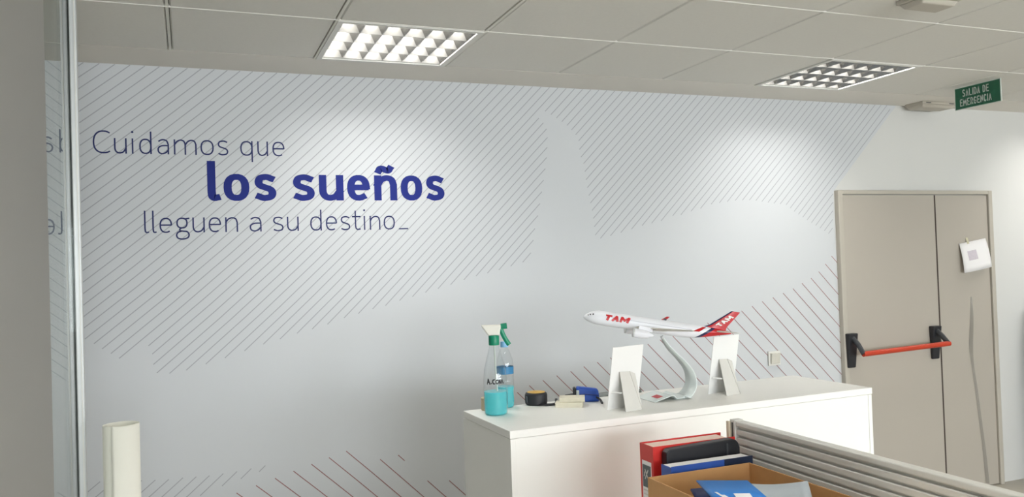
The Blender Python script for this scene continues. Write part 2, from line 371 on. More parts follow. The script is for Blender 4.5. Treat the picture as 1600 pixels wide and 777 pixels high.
def ribbon(mb, P, tx, ty, put, cap=1., fine=0):
    P = [P[0]]+[b for a, b in zip(P, P[1:]) if (a[0]-b[0])**2+(a[1]-b[1])**2 > 1e-10]
    if len(P) < 2: return
    closed = (P[0][0]-P[-1][0])**2+(P[0][1]-P[-1][1])**2 < 1e-9
    a, b = tx/2, ty/2
    def unit(p, q): d = math.hypot(q[0]-p[0], q[1]-p[1]); return ((q[0]-p[0])/d, (q[1]-p[1])/d)
    if not closed and cap:
        t0 = unit(P[1], P[0]); t1 = unit(P[-2], P[-1])
        P = [(P[0][0]+t0[0]*a*cap, P[0][1]+t0[1]*b*cap)]+P+[(P[-1][0]+t1[0]*a*cap, P[-1][1]+t1[1]*b*cap)]
    if fine:
        P = [P[0]]+[(p[0]+(q[0]-p[0])*k/fine, p[1]+(q[1]-p[1])*k/fine) for p, q in zip(P, P[1:]) for k in range(1, fine+1)]
    L, R = [], []; N = len(P)
    for i in range(N):
        p = P[i]
        if closed: q0, q1 = P[i-1] if i else P[-2], P[i+1] if i < N-1 else P[1]
        else: q0, q1 = P[max(i-1, 0)], P[min(i+1, N-1)]
        u = unit(q0, q1); n = (-u[1], u[0]); k = math.sqrt((a*n[0])**2+(b*n[1])**2)
        ox, oy = a*a*n[0]/k, b*b*n[1]/k
        L.append(put(p[0]+ox, p[1]+oy)); R.append(put(p[0]-ox, p[1]-oy))
    off = .00006*(len(mb.f) % 7 + 1)*LAY
    mb.strip([(p[0], p[1]-off, p[2]) for p in L], [(p[0], p[1]-off, p[2]) for p in R])
LAY = 1
def glyph(mb, ch, x0, x1, z, xh, tx, ty, put):
    for s in GL[ch]:
        X = lambda u: x0+tx/2+u*(x1-x0-tx)
        Zf = lambda v: z+ty/2+v*(xh-ty) if 0 <= v <= 1 else (z+xh-ty/2+(v-1)*xh if v > 1 else z+ty/2+v*xh)
        if s == 'dot':
            r = tx*.75; cx = (x0+x1)/2; cz = z+xh*1.4
            mb.add([put(cx+r*math.cos(k*math.pi/6), cz+r*math.sin(k*math.pi/6)) for k in range(12)], [tuple(range(12))]); continue
        ribbon(mb, [(X(u), Zf(v)) for u, v in s], tx, ty, put, cap=.9)
put_wall = lambda x, z: (x, YM-.0010, z)
def line(name, letters, o, s, ybase, z, xh, tx, ty, material, label):
    mb = MB()
    for ch, a, b in letters:
        xa = atY(o[0]+a/s, ybase-8, WALL).x; xb = atY(o[0]+b/s, ybase-8, WALL).x
        glyph(mb, ch, xa, xb, z, xh, tx, ty, put_wall)
    ob = obj(name, mb, material, wall); ob['label'] = label
T1 = [('C', 47, 128), ('u', 150, 212), ('i', 230, 250), ('d', 272, 333), ('a', 360, 417), ('m', 440, 551), ('o', 569, 634), ('s', 652, 705), ('q', 762, 823), ('u', 845, 897), ('e', 918, 977)]
line('lettering', T1, (130, 80), 3.107, 241, CAMZ+.5525, .0700, .0066, .0066, M_ink, 'thin dark blue words Cuidamos que')
T2 = [('l', 545, 603), ('o', 612, 720), ('s', 740, 833), ('s', 900, 993), ('u', 1010, 1112), ('e', 1127, 1222), ('ñ', 1240, 1335), ('o', 1350, 1440), ('s', 1455, 1533)]
line('lettering', T2, (120, 180), 2.667, 313, CAMZ+.340, .1275, .036, .0285, M_ink_bold, 'bold blue words los sueños')
T3 = [(c, 220+a/7.619, 220+b/7.619) for c, a, b in [('l', 40, 102), ('l', 137, 192), ('e', 222, 374), ('g', 415, 582), ('u', 615, 762), ('e', 808, 957), ('n', 1005, 1157), ('a', 1295, 1437)]] \
   + [(c, 420+a/6.957, 420+b/6.957) for c, a, b in [('s', 45, 162), ('u', 198, 325), ('d', 450, 575), ('e', 620, 742), ('s', 780, 886), ('t', 905, 1000), ('i', 1020, 1060), ('n', 1097, 1212), ('o', 1248, 1370), ('_', 1412, 1514)]]
line('lettering', T3, (0, 0), 1, 361, CAMZ+.1955, .0695, .0066, .0066, M_ink, 'thin dark blue words lleguen a su destino_')

# ---- light switch on the mural
sw = thing('wall_switch', 'small square cream wall switch on the lined mural beside the door', 'switch', (3.257, WALL-.0015, CAMZ-.614))
obj('back_plate', MB().box(-.043, .043, -.012, 0, -.043, .043), M_white_metal, sw, bevel=.003)
obj('rocker', MB().hexa([(-.032, -.02, -.032), (.032, -.02, -.032), (.032, -.011, -.032), (-.032, -.011, -.032), (-.032, -.03, .032), (.032, -.03, .032), (.032, -.011, .032), (-.032, -.011, .032)]), mat('cream_plastic', (214, 211, 200), .4), sw, bevel=.003)

# ================================================================== FIRE DOOR
door = thing('door_1', 'beige double fire door with red push bar', None, (0, WALL, 0)); door['kind'] = 'structure'
DX0, DX1, DT, DS = 3.775, 5.120, CAMZ+.397, 4.598
fr = MB(); fw = .036
fr.box(DX0, DX0+fw, -.035, 0, 0, DT); fr.box(DX1-fw, DX1, -.035, 0, 0, DT); fr.box(DX0+fw, DX1-fw, -.035, 0, DT-.026, DT)
obj('door_frame', fr, M_frame, door, bevel=.004)
leaf1 = obj('door_leaf', MB().box(DX0+fw+.002, DS-.011, -.028, -.002, .006, DT-.031), M_door, door, bevel=.002)
leaf2 = obj('door_leaf', MB().box(DS+.003, DX1-fw-.003, -.022, -.002, .006, DT-.031), M_door, door, bevel=.002)
obj('door_seal', MB().box(DS-.0105, DS+.0025, -.0265, -.002, .006, DT-.031), mat('door_seal_brown', (60, 48, 42), .7), door)
for cx, wd in ((3.822, .074), (4.528, .074)):
    zt, zb = CAMZ-.498, CAMZ-.712
    if cx > 4: zt, zb = CAMZ-.492, CAMZ-.708
    h = wd/2
    mb = MB().hexa([(cx-h*.8, -.046, zb), (cx+h*.8, -.046, zb), (cx+h*.8, -.0285, zb), (cx-h*.8, -.0285, zb), (cx-h, -.068, zt), (cx+h, -.068, zt), (cx+h, -.0285, zt), (cx-h, -.0285, zt)])
    obj('bar_bracket', mb, M_black, leaf1, bevel=.006, seg=3)
    ze = CAMZ-.618 if cx < 4 else CAMZ-.600
    obj('bar_arm', MB().tube([(cx, -.058, zt-.03), (cx, -.10, zt-.065), (cx, -.142, ze)], .013, 10, flat=1.3), M_dark, leaf1, smooth=True)
obj('push_bar', MB().tube([(3.818, -.142, CAMZ-.618), (4.536, -.142, CAMZ-.600)], .0165, 16), M_red_bar, leaf1, smooth=True)
# loose trim hanging off the narrow leaf
tp = [atY(x, y, WALL-.024) for x, y in ((1517, 464), (1516, 500), (1514.5, 540), (1518, 570), (1524, 610), (1531, 665), (1536, 705), (1541, 755))]
prot = [.001, .018, .022, .012, .012, .014, .016, .018]
A = smoothpts([(p.x, -.023, p.z) for p in tp], 5); B = smoothpts([(p.x+.010, -.023-q, p.z) for p, q in zip(tp, prot)], 5)
o = obj('loose_trim', MB().strip(A, B), mat('trim_grey', (164, 160, 152), .6), leaf2, solid=.0015); o['label'] = 'grey edging strip peeling off'
# paper sheet hanging on the door
pc = [atY(x, y, WALL-.055) for x, y in ((1504, 381), (1545, 372), (1550, 417), (1507, 427))]
nt_ = thing('paper_notice', 'curled white paper notice taped to the narrow door leaf', 'paper', pc[0])
U, V = [], []
mb = MB(); N1, N2 = 8, 6; vs_ = []
for i in range(N1+1):
    for j in range(N2+1):
        u, v = i/N1, j/N2
        p = pc[0].lerp(pc[1], u).lerp(pc[3].lerp(pc[2], u), v)-pc[0]
        p.y += .026*(1-v)-.012*math.sin(u*math.pi)*v-.006*math.sin(v*math.pi)
        vs_.append(p)
mb.add(vs_, [(i*(N2+1)+j, (i+1)*(N2+1)+j, (i+1)*(N2+1)+j+1, i*(N2+1)+j+1) for i in range(N1) for j in range(N2)])
sheet = obj('sheet', mb, M_paper, nt_, smooth=True, solid=.0008)
mb = MB()
for u0, u1, v0, v1 in ((.2, .52, .3, .62),):
    def pp(u, v):
        p = pc[0].lerp(pc[1], u).lerp(pc[3].lerp(pc[2], u), v)-pc[0]
        p.y += .026*(1-v)-.012*math.sin(u*math.pi)*v-.006*math.sin(v*math.pi)-.0012
        return p
    K = 5
    mb.strip([pp(u0+(u1-u0)*k/K, v0) for k in range(K+1)], [pp(u0+(u1-u0)*k/K, v1) for k in range(K+1)])
obj('printed_picture', mb, mat('faint_print', (206, 198, 206), .7, var=.12, scale=60), nt_)
obj('tape', MB().slab([pp(.28, -.18), pp(.36, -.18), pp(.36, .06), pp(.28, .06)], .0008), mat('yellow_tape', (206, 200, 172), .5), nt_)

# tall dark appliance just past the door (only its edge shows)
q = atY(1606, 486, 3.96)
ap = thing('water_cooler', 'tall dark grey rounded appliance standing on the floor past the door', 'appliance', (q.x+.160, 3.80, 0))
obj('body', MB().box(-.16, .16, -.16, .16, .03, q.z), mat('slate_plastic', (84, 92, 108), .5), ap, bevel=.045, seg=4)
obj('base', MB().box(-.15, .15, -.15, .15, 0, .03), M_black, ap, bevel=.01)
obj('tap_recess', MB().box(-.10, .10, -.166, -.155, q.z-.36, q.z-.10), M_dark, ap, bevel=.004)

# ================================================================== EXIT SIGN AND CEILING FITTINGS
sg = thing('exit_sign', 'green hanging sign reading SALIDA DE EMERGENCIA', 'sign', (4.235, 3.36, CEIL))
obj('panel', MB().box(-.002, .004, -.148, .148, -.134, -.004), M_sign_white, sg, bevel=.001)
obj('green_face', MB().box(-.0028, -.0018, -.143, .143, -.130, -.008), M_green, sg)
obj('hanger', MB().box(-.003, .005, -.11, -.09, -.006, .0005).box(-.003, .005, .09, .11, -.006, .0005), M_white_metal, sg)
CAPS = {
 'S': GL['s'], 'A': [[(0, 0), (.5, 1)], [(.5, 1), (1, 0)], [(.2, .33), (.8, .33)]], 'L': [[(0, 1), (0, 0)], [(0, 0), (1, 0)]], 'I': [[(.5, 1), (.5, 0)]],
 'D': [[(0, 0), (0, 1)], [(0, 1)]+arc(.4, .5, .6, .5, 90, -90)+[(0, 0)]], 'E': [[(0, 0), (0, 1)], [(0, 1), (1, 1)], [(0, .52), (.85, .52)], [(0, 0), (1, 0)]],
 'M': [[(0, 0), (0, 1)], [(0, 1), (.5, .3)], [(.5, .3), (1, 1)], [(1, 1), (1, 0)]], 'R': [[(0, 0), (0, 1)], [(0, 1)]+arc(.5, .74, .45, .26, 90, -90)+[(0, .48)], [(.5, .48), (1, 0)]],
 'G': [arc(.52, .5, .5, .5, 40, 330), [(.6, .45), (1, .45)], [(1, .45), (1, .12)]], 'N': [[(0, 0), (0, 1)], [(0, 1), (1, 0)], [(1, 0), (1, 1)]], 'C': [arc(.52, .5, .5, .5, 45, 315)],
 'T': [[(0, 1), (1, 1)], [(.5, 1), (.5, 0)]],
}
def caps(mb, word, u0, v0, h, wl, gap, tx, ty, put, slant=0., wid={}, fine=0):
    u = u0
    for ch in word:
        if ch == ' ': u += wl*.8; continue
        w_ = wl*wid.get(ch, .35 if ch == 'I' else 1.25 if ch == 'M' else 1)
        for s in CAPS[ch]:
            P = [(u+tx/2+a*(w_-tx)+slant*b*h, v0+ty/2+b*(h-ty)) for a, b in s]
            ribbon(mb, P, tx, ty, put, cap=.8, fine=fine)
        u += w_+gap
    return u-gap
put_sign = lambda u, v: (-.0032, -u, v)          # read from the -x side
mb = MB()
caps(mb, 'SALIDA DE', -.094, -.062, .042, .0172, .0042, .0052, .0058, put_sign)
caps(mb, 'EMERGENCIA', -.113, -.116, .042, .0172, .0042, .0052, .0058, put_sign)
obj('lettering', mb, M_sign_white, sg)

def fitting(label, x0, x1, y0, y1, group='low ceiling fittings'):
    t = thing('emergency_light', label, 'ceiling fitting', ((x0+x1)/2, (y0+y1)/2, CEIL)); w_, d_ = (x1-x0)/2, (y1-y0)/2
    obj('base', MB().box(-w_, w_, -d_, d_, -.018, 0), M_frame, t, bevel=.004)
    obj('diffuser', MB().hexa([(-w_+.02, -d_+.02, -.036), (w_-.02, -d_+.02, -.036), (w_-.02, d_-.02, -.036), (-w_+.02, d_-.02, -.036), (-w_+.008, -d_+.008, -.018), (w_-.008, -d_+.008, -.018), (w_-.008, d_-.008, -.018), (-w_+.008, d_-.008, -.018)]), M_frame, t, bevel=.004)
    for k in (-1, 1): obj('end_slot', MB().box(k*(w_-.05)-.02, k*(w_-.05)+.02, -d_-.0008, -d_+.002, -.012, -.007), M_dark, t)
fitting('slim cream emergency light on the ceiling edge beside the green sign', 4.36, 4.66, 3.845, 3.985)
fitting('cream ceiling fitting on a tile in front of the dark-celled light', 2.53, 2.73, 2.21, 2.335)

# ================================================================== CABINET
CT = CAMZ-.53
RZ = math.radians(1.7)
cab = thing('low_cabinet', 'long white melamine cabinet carrying the model aeroplane', 'cabinet', (.940, 2.443, 0), RZ)
CW, CDp = 1.545, .432
obj('top_panel', MB().box(-.002, CW+.002, -.002, CDp, CT-.025, CT), M_melamine, cab, bevel=.0015)
obj('side_panel', MB().box(0, .018, .0, CDp-.002, .04, CT-.0262), M_melamine, cab, bevel=.001)
obj('side_panel', MB().box(CW-.018, CW, .0, CDp-.002, .04, CT-.0262), M_melamine, cab, bevel=.001)
obj('rear_panel', MB().box(.0185, CW-.0185, .002, .012, .04, CT-.0262), M_melamine, cab)
obj('bottom_panel', MB().box(.0185, CW-.0185, .0125, CDp-.022, .04, .058), M_melamine, cab)
obj('plinth', MB().box(.01, CW-.01, .012, CDp-.03, 0, .0395), M_dark, cab)
for k in (0, 1):
    d = obj('cabinet_door', MB().box(.002+k*(CW/2), CW/2-.002+k*(CW/2), CDp-.0015, CDp+.0165, .05, CT-.03), M_melamine, cab, bevel=.001)
    x = CW/2+(-.05 if k == 0 else .05)
    obj('handle', MB().tube([(x, CDp+.016, .62), (x, CDp+.04, .62), (x, CDp+.04, .76), (x, CDp+.016, .76)], .005, 8), M_alu, d)

# ---- things on the cabinet
def on(x, y): return atZ(x, y, CT)

# spray bottle
SB = on(775.5, 647.5)
PET = clear_mat('clear_plastic', (.96, .98, .985), 1.6, .08)
LIQ = clear_mat('cyan_liquid', (.58, .97, 1.0), 1.1, .05, (.24, .93, 1.0), .50)
M_spray_green = mat('green_plastic', (10, 138, 104), .35, var=.05)
M_spray_white = mat('ivory_plastic', (238, 236, 226), .4)
sp = thing('spray_bottle', 'clear spray bottle with green trigger and cyan liquid', 'bottle', SB, math.radians(-20))
obj('bottle_body', MB().lathe([(.036, 0), (.0405, .004), (.042, .02), (.0425, .09), (.042, .125), (.038, .16), (.031, .19), (.024, .215), (.018, .238), (.0165, .252)], 32, cap1=False), PET, sp, smooth=True)
obj('liquid', MB().lathe([(.034, .002), (.039, .006), (.0405, .02), (.041, .082)], 32), LIQ, sp, smooth=True)
obj('collar', MB().lathe([(.0185, .246), (.0192, .249), (.0192, .277), (.017, .281)], 24), M_spray_green, sp, smooth=True)
obj('dip_tube', MB().tube([(.0, .0, .247), (.004, .0, .12), (.012, 0, .008)], .0028, 8), M_sign_white, sp, smooth=True)
hd = obj('spray_head', MB().hexa([(-.020, -.013, .280), (.020, -.013, .280), (.020, .013, .280), (-.020, .013, .280), (-.045, -.012, .318), (.028, -.012, .318), (.028, .012, .318), (-.045, .012, .318)]), M_spray_white, sp, bevel=.005, seg=3)
obj('trigger', MB().tube(smoothpts([(.026, 0, .302), (.032, 0, .285), (.041, 0, .266), (.054, 0, .245)], 4), .0058, 10, flat=1.5), M_spray_green, hd, smooth=True)
obj('nozzle', MB().tube([(.026, 0, .311), (.048, 0, .313)], .0105, 16), M_spray_green, hd, smooth=True)
# handwriting on the bottle, drawn on the side that faces the room
aim = math.atan2(-SB.y, -SB.x)-math.radians(-20)
r_ = .0432
def put_bottle(u, v): a = aim+u/r_; return (r_*math.cos(a), r_*math.sin(a), v)
mb = MB(); hz = .112; s_ = .019
HW = [[(0, 0), (.26, 1)], [(.26, 1), (.58, 0)], [(.10, .38), (.48, .38)], [(.84, .1), (.86, .22)],
      sm([(1.55, .85), (1.25, .8), (1.15, .45), (1.3, .1), (1.6, .12)]), sm([(1.95, .8), (1.75, .5), (1.9, .12), (2.2, .2), (2.3, .6), (1.95, .8)]), sm([(2.45, .05), (2.5, .8), (2.75, .1), (2.95, .8), (3.15, .15), (3.3, .2)])]
for st in HW: ribbon(mb, [(-.031+a*s_, hz+b*s_) for a, b in st], (.0036), (.0036), put_bottle, cap=.5)
o = obj('handwriting', mb, M_black, sp); o['label'] = 'black marker handwriting'

# water bottle
WB = on(791, 636.5)
wb = thing('water_bottle', 'clear water bottle with pale blue cap and blue label', 'bottle', WB)
obj('bottle_body', MB().lathe([(.026, 0), (.031, .006), (.032, .03), (.0305, .05), (.032, .07), (.032, .10), (.0305, .11), (.0315, .118), (.0315, .158), (.029, .178), (.020, .205), (.0125, .222), (.0118, .232)], 30, cap1=False), PET, wb, smooth=True)
obj('liquid', MB().lathe([(.025, .002), (.030, .008), (.0308, .03), (.0295, .05), (.0308, .07), (.0308, .078)], 30), LIQ, wb, smooth=True)
obj('label_band', MB().lathe([(.0322, .125), (.0322, .152)], 30, cap0=False, cap1=False), mat('blue_label', (52, 128, 176), .45, var=.25, scale=90), wb, smooth=True)
obj('cap', MB().lathe([(.0148, .224), (.015, .227), (.015, .241), (.0135, .244)], 24), mat('pale_blue_cap', (132, 186, 226), .4), wb, smooth=True)

# roll of beige tape behind the bottles
tr = thing('tape_roll', 'small beige tape roll behind the spray bottle', 'tape roll', on(768, 640))
a0 = [(.026, 0), (.026, .044)]
obj('roll', MB().lathe([(.024, .001), (.037, 0), (.0375, .002), (.0375, .042), (.037, .044), (.024, .043), (.024, .001)], 32, cap0=False, cap1=False), mat('masking_beige', (206, 190, 158), .6, var=.05), tr, smooth=True)
obj('core', MB().lathe([(.022, 0), (.0238, 0), (.0238, .0435), (.022, .0435), (.022, 0)], 32, cap0=False, cap1=False), M_kraft, tr, smooth=True)

# measuring tape
MT = on(838, 632)
mt = thing('tape_measure', 'black tape measure lying flat with yellow face up', 'tape measure', MT, math.radians(8))
obj('case', MB().lathe([(.036, 0), (.0415, .005), (.0425, .014), (.0425, .036), (.040, .043), (.036, .046)], 36), mat('black_rubber', (36, 36, 40), .55, var=.12), mt, smooth=True)
obj('yellow_face', MB().lathe([(.034, .046), (.033, .0475), (.012, .0478), (.010, .0485), (.001, .0486)], 32), mat('amber_yellow', (214, 168, 60), .4, var=.15, scale=50), mt, smooth=True)
obj('grip', MB().tube([(-.0435, -.006, .012), (-.0440, -.004, .034)], .004, 8), M_dark, mt, smooth=True)
strap = smoothpts([(.0, -.043, .006), (.03, -.058, .005), (.056, -.052, .006), (.07, -.03, .012), (.082, -.012, .013)], 6)
obj('strap', MB().tube(strap, .0052, 8, flat=.55), M_black, mt, smooth=True)
strap = smoothpts([(-.01, -.042, .006), (.02, -.066, .004), (.05, -.064, .004), (.068, -.052, .004)], 6)
obj('strap', MB().tube(strap, .0052, 8, flat=.55), M_black, mt, smooth=True)

# two little stacks of cards
M_cards = mat('cream_cards', (226, 220, 200), .65, var=.05, scale=60)
def cardstack(label, p, rz, w_, d_, h_, z):
    t = thing('card_block', label, 'card block', (p.x, p.y, z), rz, 'cream card blocks')
    n = 4
    for k in range(n):
        dx = random.uniform(-.001, .001)
        obj('card_layer', MB().box(-w_/2+dx, w_/2+dx, -d_/2, d_/2, h_*k/n+.0002, h_*(k+1)/n), M_cards, t, bevel=.0006)
c1 = on(890, 635); c1.z = 0
cardstack('lower block of cream cards lying on the cabinet', c1, math.radians(-30), .100, .062, .0165, CT)
cardstack('upper block of cream cards lying askew on the other block', c1+Vector((.016, .010, 0)), math.radians(-26), .094, .058, .0165, CT+.0168)

# blue tool case
BT = on(917, 627)
bt = thing('blue_pouch', 'bright blue zip pouch with black strap beside the card blocks', 'pouch', BT, math.radians(-22))
M_blue = mat('royal_blue', (34, 80, 178), .5, var=.1, scale=50)
obj('body', MB().hexa([(-.038, -.026, 0), (.048, -.026, 0), (.048, .024, 0), (-.038, .024, 0), (-.040, -.020, .058), (.044, -.018, .046), (.044, .020, .046), (-.040, .020, .058)]), M_blue, bt, bevel=.009, seg=4)
obj('piping', MB().tube(smoothpts([(-.036, -.0235, .03), (0, -.0245, .029), (.045, -.0235, .024)], 4), .0022, 6), mat('navy_piping', (24, 48, 120), .5), bt)
obj('label_patch', MB().box(-.0405, -.030, -.0262, -.0235, .012, .046), M_sign_white, bt, bevel=.001)
obj('black_end', MB().box(-.052, -.0405, -.019, .019, .004, .054), M_black, bt, bevel=.004)
obj('nose', MB().tube([(-.05, 0, .018), (-.082, .004, .016)], .014, 12, r1=.011), M_dark, bt, smooth=True)
obj('strap', MB().tube(smoothpts([(.036, -.026, .018), (.046, -.042, .012), (.050, -.062, .006), (.050, -.080, .004)], 5), .0048, 8, flat=.7), M_black, bt, smooth=True)

# steel ruler lying behind
RU = on(936, 620); 
ru = thing('metal_ruler', 'grey metal bar lying behind the blue pouch', 'ruler', (RU.x, RU.y, CT), math.radians(2))
obj('blade', MB().box(-.02, .19, -.010, .010, 0, .014), mat('dull_steel', (128, 132, 128), .5, metal=.2), ru, bevel=.001)

# display cards with easel backs, seen from behind
def display_card(label, p, rz, w_=.148, h_=.2245, lean=.042):
    t = thing('display_card', label, 'display card', p, rz, 'white display cards on the cabinet')
    obj('card', MB().slab([(0, 0, 0), (w_, 0, 0), (w_, -lean, h_), (0, -lean, h_)], -.0022), M_card, t)
    k = .60; hz_ = h_*k; hy = -lean*k-.003
    es = obj('easel_leg', MB().slab([(.040, hy, hz_), (.086, hy, hz_*.98), (.094, -.078, 0), (.018, -.078, 0)], .0018), M_greycard, t)
    obj('easel_side', MB().slab([(.0865, hy, hz_*.98), (.0945, -.078, 0), (.130, -.040, 0), (.112, hy-.001, hz_*.90)], .0015), M_greycard, es)
    obj('lock_tab', MB().slab([(.006, -.016, .062), (.024, -.050, .060), (.030, -.050, .064), (.012, -.016, .066)], .0012), M_card, es)
    return t
display_card('white display card with fold-out easel between blue pouch and aeroplane stand', on(949, 641), math.radians(13.5))
display_card('white display card with fold-out easel under the aeroplane tail', on(1106.5, 616.5), math.radians(13.5), lean=.040)

# ================================================================== MODEL AEROPLANE
nose = Vector((1.395, 2.805, CAMZ-.202)); tail = Vector((1.921, 2.613, CAMZ-.306)); LEN = (tail-nose).length
ax = (tail-nose).normalized()
pl = bpy.data.objects.new('model_aeroplane', None); C.objects.link(pl); pl.empty_display_size = .05
tag(pl, 'white model airliner with red and navy tail on a curved stand', 'model plane')
yv = Vector((0, 0, 1)).cross(ax).normalized(); zv = ax.cross(yv)
mm = Matrix((ax, yv, zv)).transposed().to_4x4(); mm.translation = nose; pl.matrix_world = mm
# livery: white fuselage, red rear cut off along a slant with a navy edge
M_liv = bpy.data.materials.new('livery_paint'); M_liv.use_nodes = True
nt = M_liv.node_tree; N = nt.nodes; Lk = nt.links; b = N['Principled BSDF']; b.inputs['Roughness'].default_value = .28
tc = N.new('ShaderNodeTexCoord'); sx = N.new('ShaderNodeSeparateXYZ'); Lk.new(tc.outputs['Object'], sx.inputs[0])
ma = N.new('ShaderNodeMath'); ma.operation = 'MULTIPLY_ADD'; Lk.new(sx.outputs[2], ma.inputs[0]); ma.inputs[1].default_value = -1.30; Lk.new(sx.outputs[0], ma.inputs[2])
cr = N.new('ShaderNodeValToRGB'); mr = N.new('ShaderNodeMapRange'); mr.inputs[1].default_value = 0; mr.inputs[2].default_value = LEN
Lk.new(ma.outputs[0], mr.inputs[0]); Lk.new(mr.outputs[0], cr.inputs[0]); cr.color_ramp.interpolation = 'CONSTANT'
E0 = cr.color_ramp.elements; E0[0].color = lin((238, 239, 244))+(1,); E0[1].position = .800; E0[1].color = lin((34, 40, 82))+(1,)
e2 = cr.color_ramp.elements.new(.828); e2.color = lin((200, 30, 38))+(1,)
Lk.new(cr.outputs[0], b.inputs['Base Color'])
M_pwhite = mat('plane_white', (238, 239, 244), .3, var=.01)
M_wing = mat('wing_grey', (214, 212, 204), .35, var=.02)
M_pred = mat('plane_red', (200, 30, 38), .3, var=.03)
M_navy = mat('plane_navy', (34, 40, 82), .35, var=.05)
RF = LEN*.0482
prof = [(0, .02, -.18), (.006, .22, -.17), (.016, .40, -.14), (.032, .60, -.10), (.055, .80, -.05), (.085, .94, -.015), (.125, 1, 0), (.3, 1, 0), (.5, 1, 0), (.63, 1, 0), (.70, .97, .03), (.78, .84, .15), (.86, .64, .32), (.93, .41, .48), (.98, .22, .56), (1.0, .10, .60)]
mb = MB(); n = 28; rings = smoothpts([(a, b_, c) for a, b_, c in prof], 3)
for p in rings:
    for k in range(n):
        a = 2*math.pi*k/n; mb.v.append((p.x*LEN, RF*p.y*math.cos(a), RF*(p.z+p.y*math.sin(a))))
for i in range(len(rings)-1):
    for k in range(n): mb.f.append((i*n+k, i*n+(k+1) % n, (i+1)*n+(k+1) % n, (i+1)*n+k))
mb.f.append(tuple(range(n))); mb.f.append(tuple(reversed(range((len(rings)-1)*n, len(rings)*n))))
fus = obj('fuselage', mb, M_liv, pl, smooth=True)
def aero(P, name, material, thick, parent=pl):     # a flying surface from (LE point, TE point) stations
    mb = MB(); sec = [(0, 0), (.08, .5), (.35, .9), (.7, .45), (1, .03), (.7, -.25), (.35, -.45), (.08, -.3)]; o0 = len(sec)
    for le, te, tk, up in P:
        le, te, up = Vector(le), Vector(te), Vector(up)
        for u, v in sec: mb.v.append(tuple(le.lerp(te, u)+up*(v*tk)))
    for i in range(len(P)-1):
        for k in range(o0): mb.f.append((i*o0+k, i*o0+(k+1) % o0, (i+1)*o0+(k+1) % o0, (i+1)*o0+k))
    mb.f.append(tuple(range(o0))); mb.f.append(tuple(range((len(P)-1)*o0, len(P)*o0)))
    return obj(name, mb, material, parent, smooth=True)
K = LEN
for s in (-1, 1):
    up = (0, 0, 1)
    wg = aero([((K*.345, s*K*.02, -RF*.55), (K*.535, s*K*.02, -RF*.62), .010, up), ((K*.43, s*K*.17, -RF*.30), (K*.545, s*K*.17, -RF*.32), .007, up), ((K*.645, s*K*.495, RF*.55), (K*.690, s*K*.495, RF*.55), .003, up)] if False else
              [((K*.335, s*K*.02, -RF*.55), (K*.535, s*K*.02, -RF*.62), .010, up), ((K*.425, s*K*.165, -RF*.28), (K*.540, s*K*.165, -RF*.32), .007, up), ((K*.610, s*K*.490, RF*.55), (K*.652, s*K*.490, RF*.55), .003, up)], 'wing', M_wing, .01)
    aero([((K*.618, s*K*.489, RF*.55), (K*.655, s*K*.489, RF*.55), .003, (0, s, 0)), ((K*.668, s*K*.507, RF*1.25), (K*.690, s*K*.507, RF*1.25), .0015, (0, s, 0))], 'winglet', M_pred, .003, wg)
    aero([((K*.885, s*K*.012, RF*.55), (K*.965, s*K*.012, RF*.55), .006, up), ((K*.985, s*K*.165, RF*.85), (K*1.015, s*K*.165, RF*.85), .002, up)], 'tailplane', M_wing, .006)
    en = MB(); ex, ey, ez = K*.315, s*K*.158, -RF*1.18
    prof_e = [(.0, .0195), (.004, .0215), (.03, .0225), (.05, .0205), (.062, .0170), (.0625, .0120), (.078, .0060), (.082, .0010)]
    sc = K/.60; o0 = 0; nn = 20
    inner = [(.012, .001), (.012, .0175), (.0, .0195)]
    for x_, r in inner+prof_e[1:]:
        for k in range(nn): a = 2*math.pi*k/nn; en.v.append((ex+x_*sc, ey+r*.80*sc*math.cos(a), ez+r*.80*sc*math.sin(a)))
    for i in range(len(inner)+len(prof_e)-2):
        for k in range(nn): en.f.append((i*nn+k, i*nn+(k+1) % nn, (i+1)*nn+(k+1) % nn, (i+1)*nn+k))
    eng = obj('engine', en, M_pwhite, pl, smooth=True, keep=True)
    obj('intake_lip', MB().tube([(ex-.0005, ey, ez), (ex+.0045*sc, ey, ez)], .0176*sc, 20), M_alu, eng, smooth=True)
    obj('pylon', MB().box(ex+.02*sc, ex+.075*sc, ey-.002, ey+.002, ez+.012*sc, ez+.030*sc), M_pwhite, eng, bevel=.001)
fin = aero([((K*.800, 0, RF*.80), (K*.960, 0, RF*.80), .007, (0, 1, 0)), ((K*.850, 0, RF*1.30), (K*.965, 0, RF*1.30), .006, (0, 1, 0)), ((K*.985, 0, RF*3.62), (K*1.040, 0, RF*3.62), .003, (0, 1, 0))], 'tail_fin', M_pred, .006)
aero([((K*.795, 0, RF*.82), (K*.820, 0, RF*.82), .008, (0, 1, 0)), ((K*.846, 0, RF*1.32), (K*.866, 0, RF*1.32), .0075, (0, 1, 0)), ((K*.981, 0, RF*3.65), (K*.997, 0, RF*3.65), .0045, (0, 1, 0))], 'fin_edge', M_navy, .006, fin)
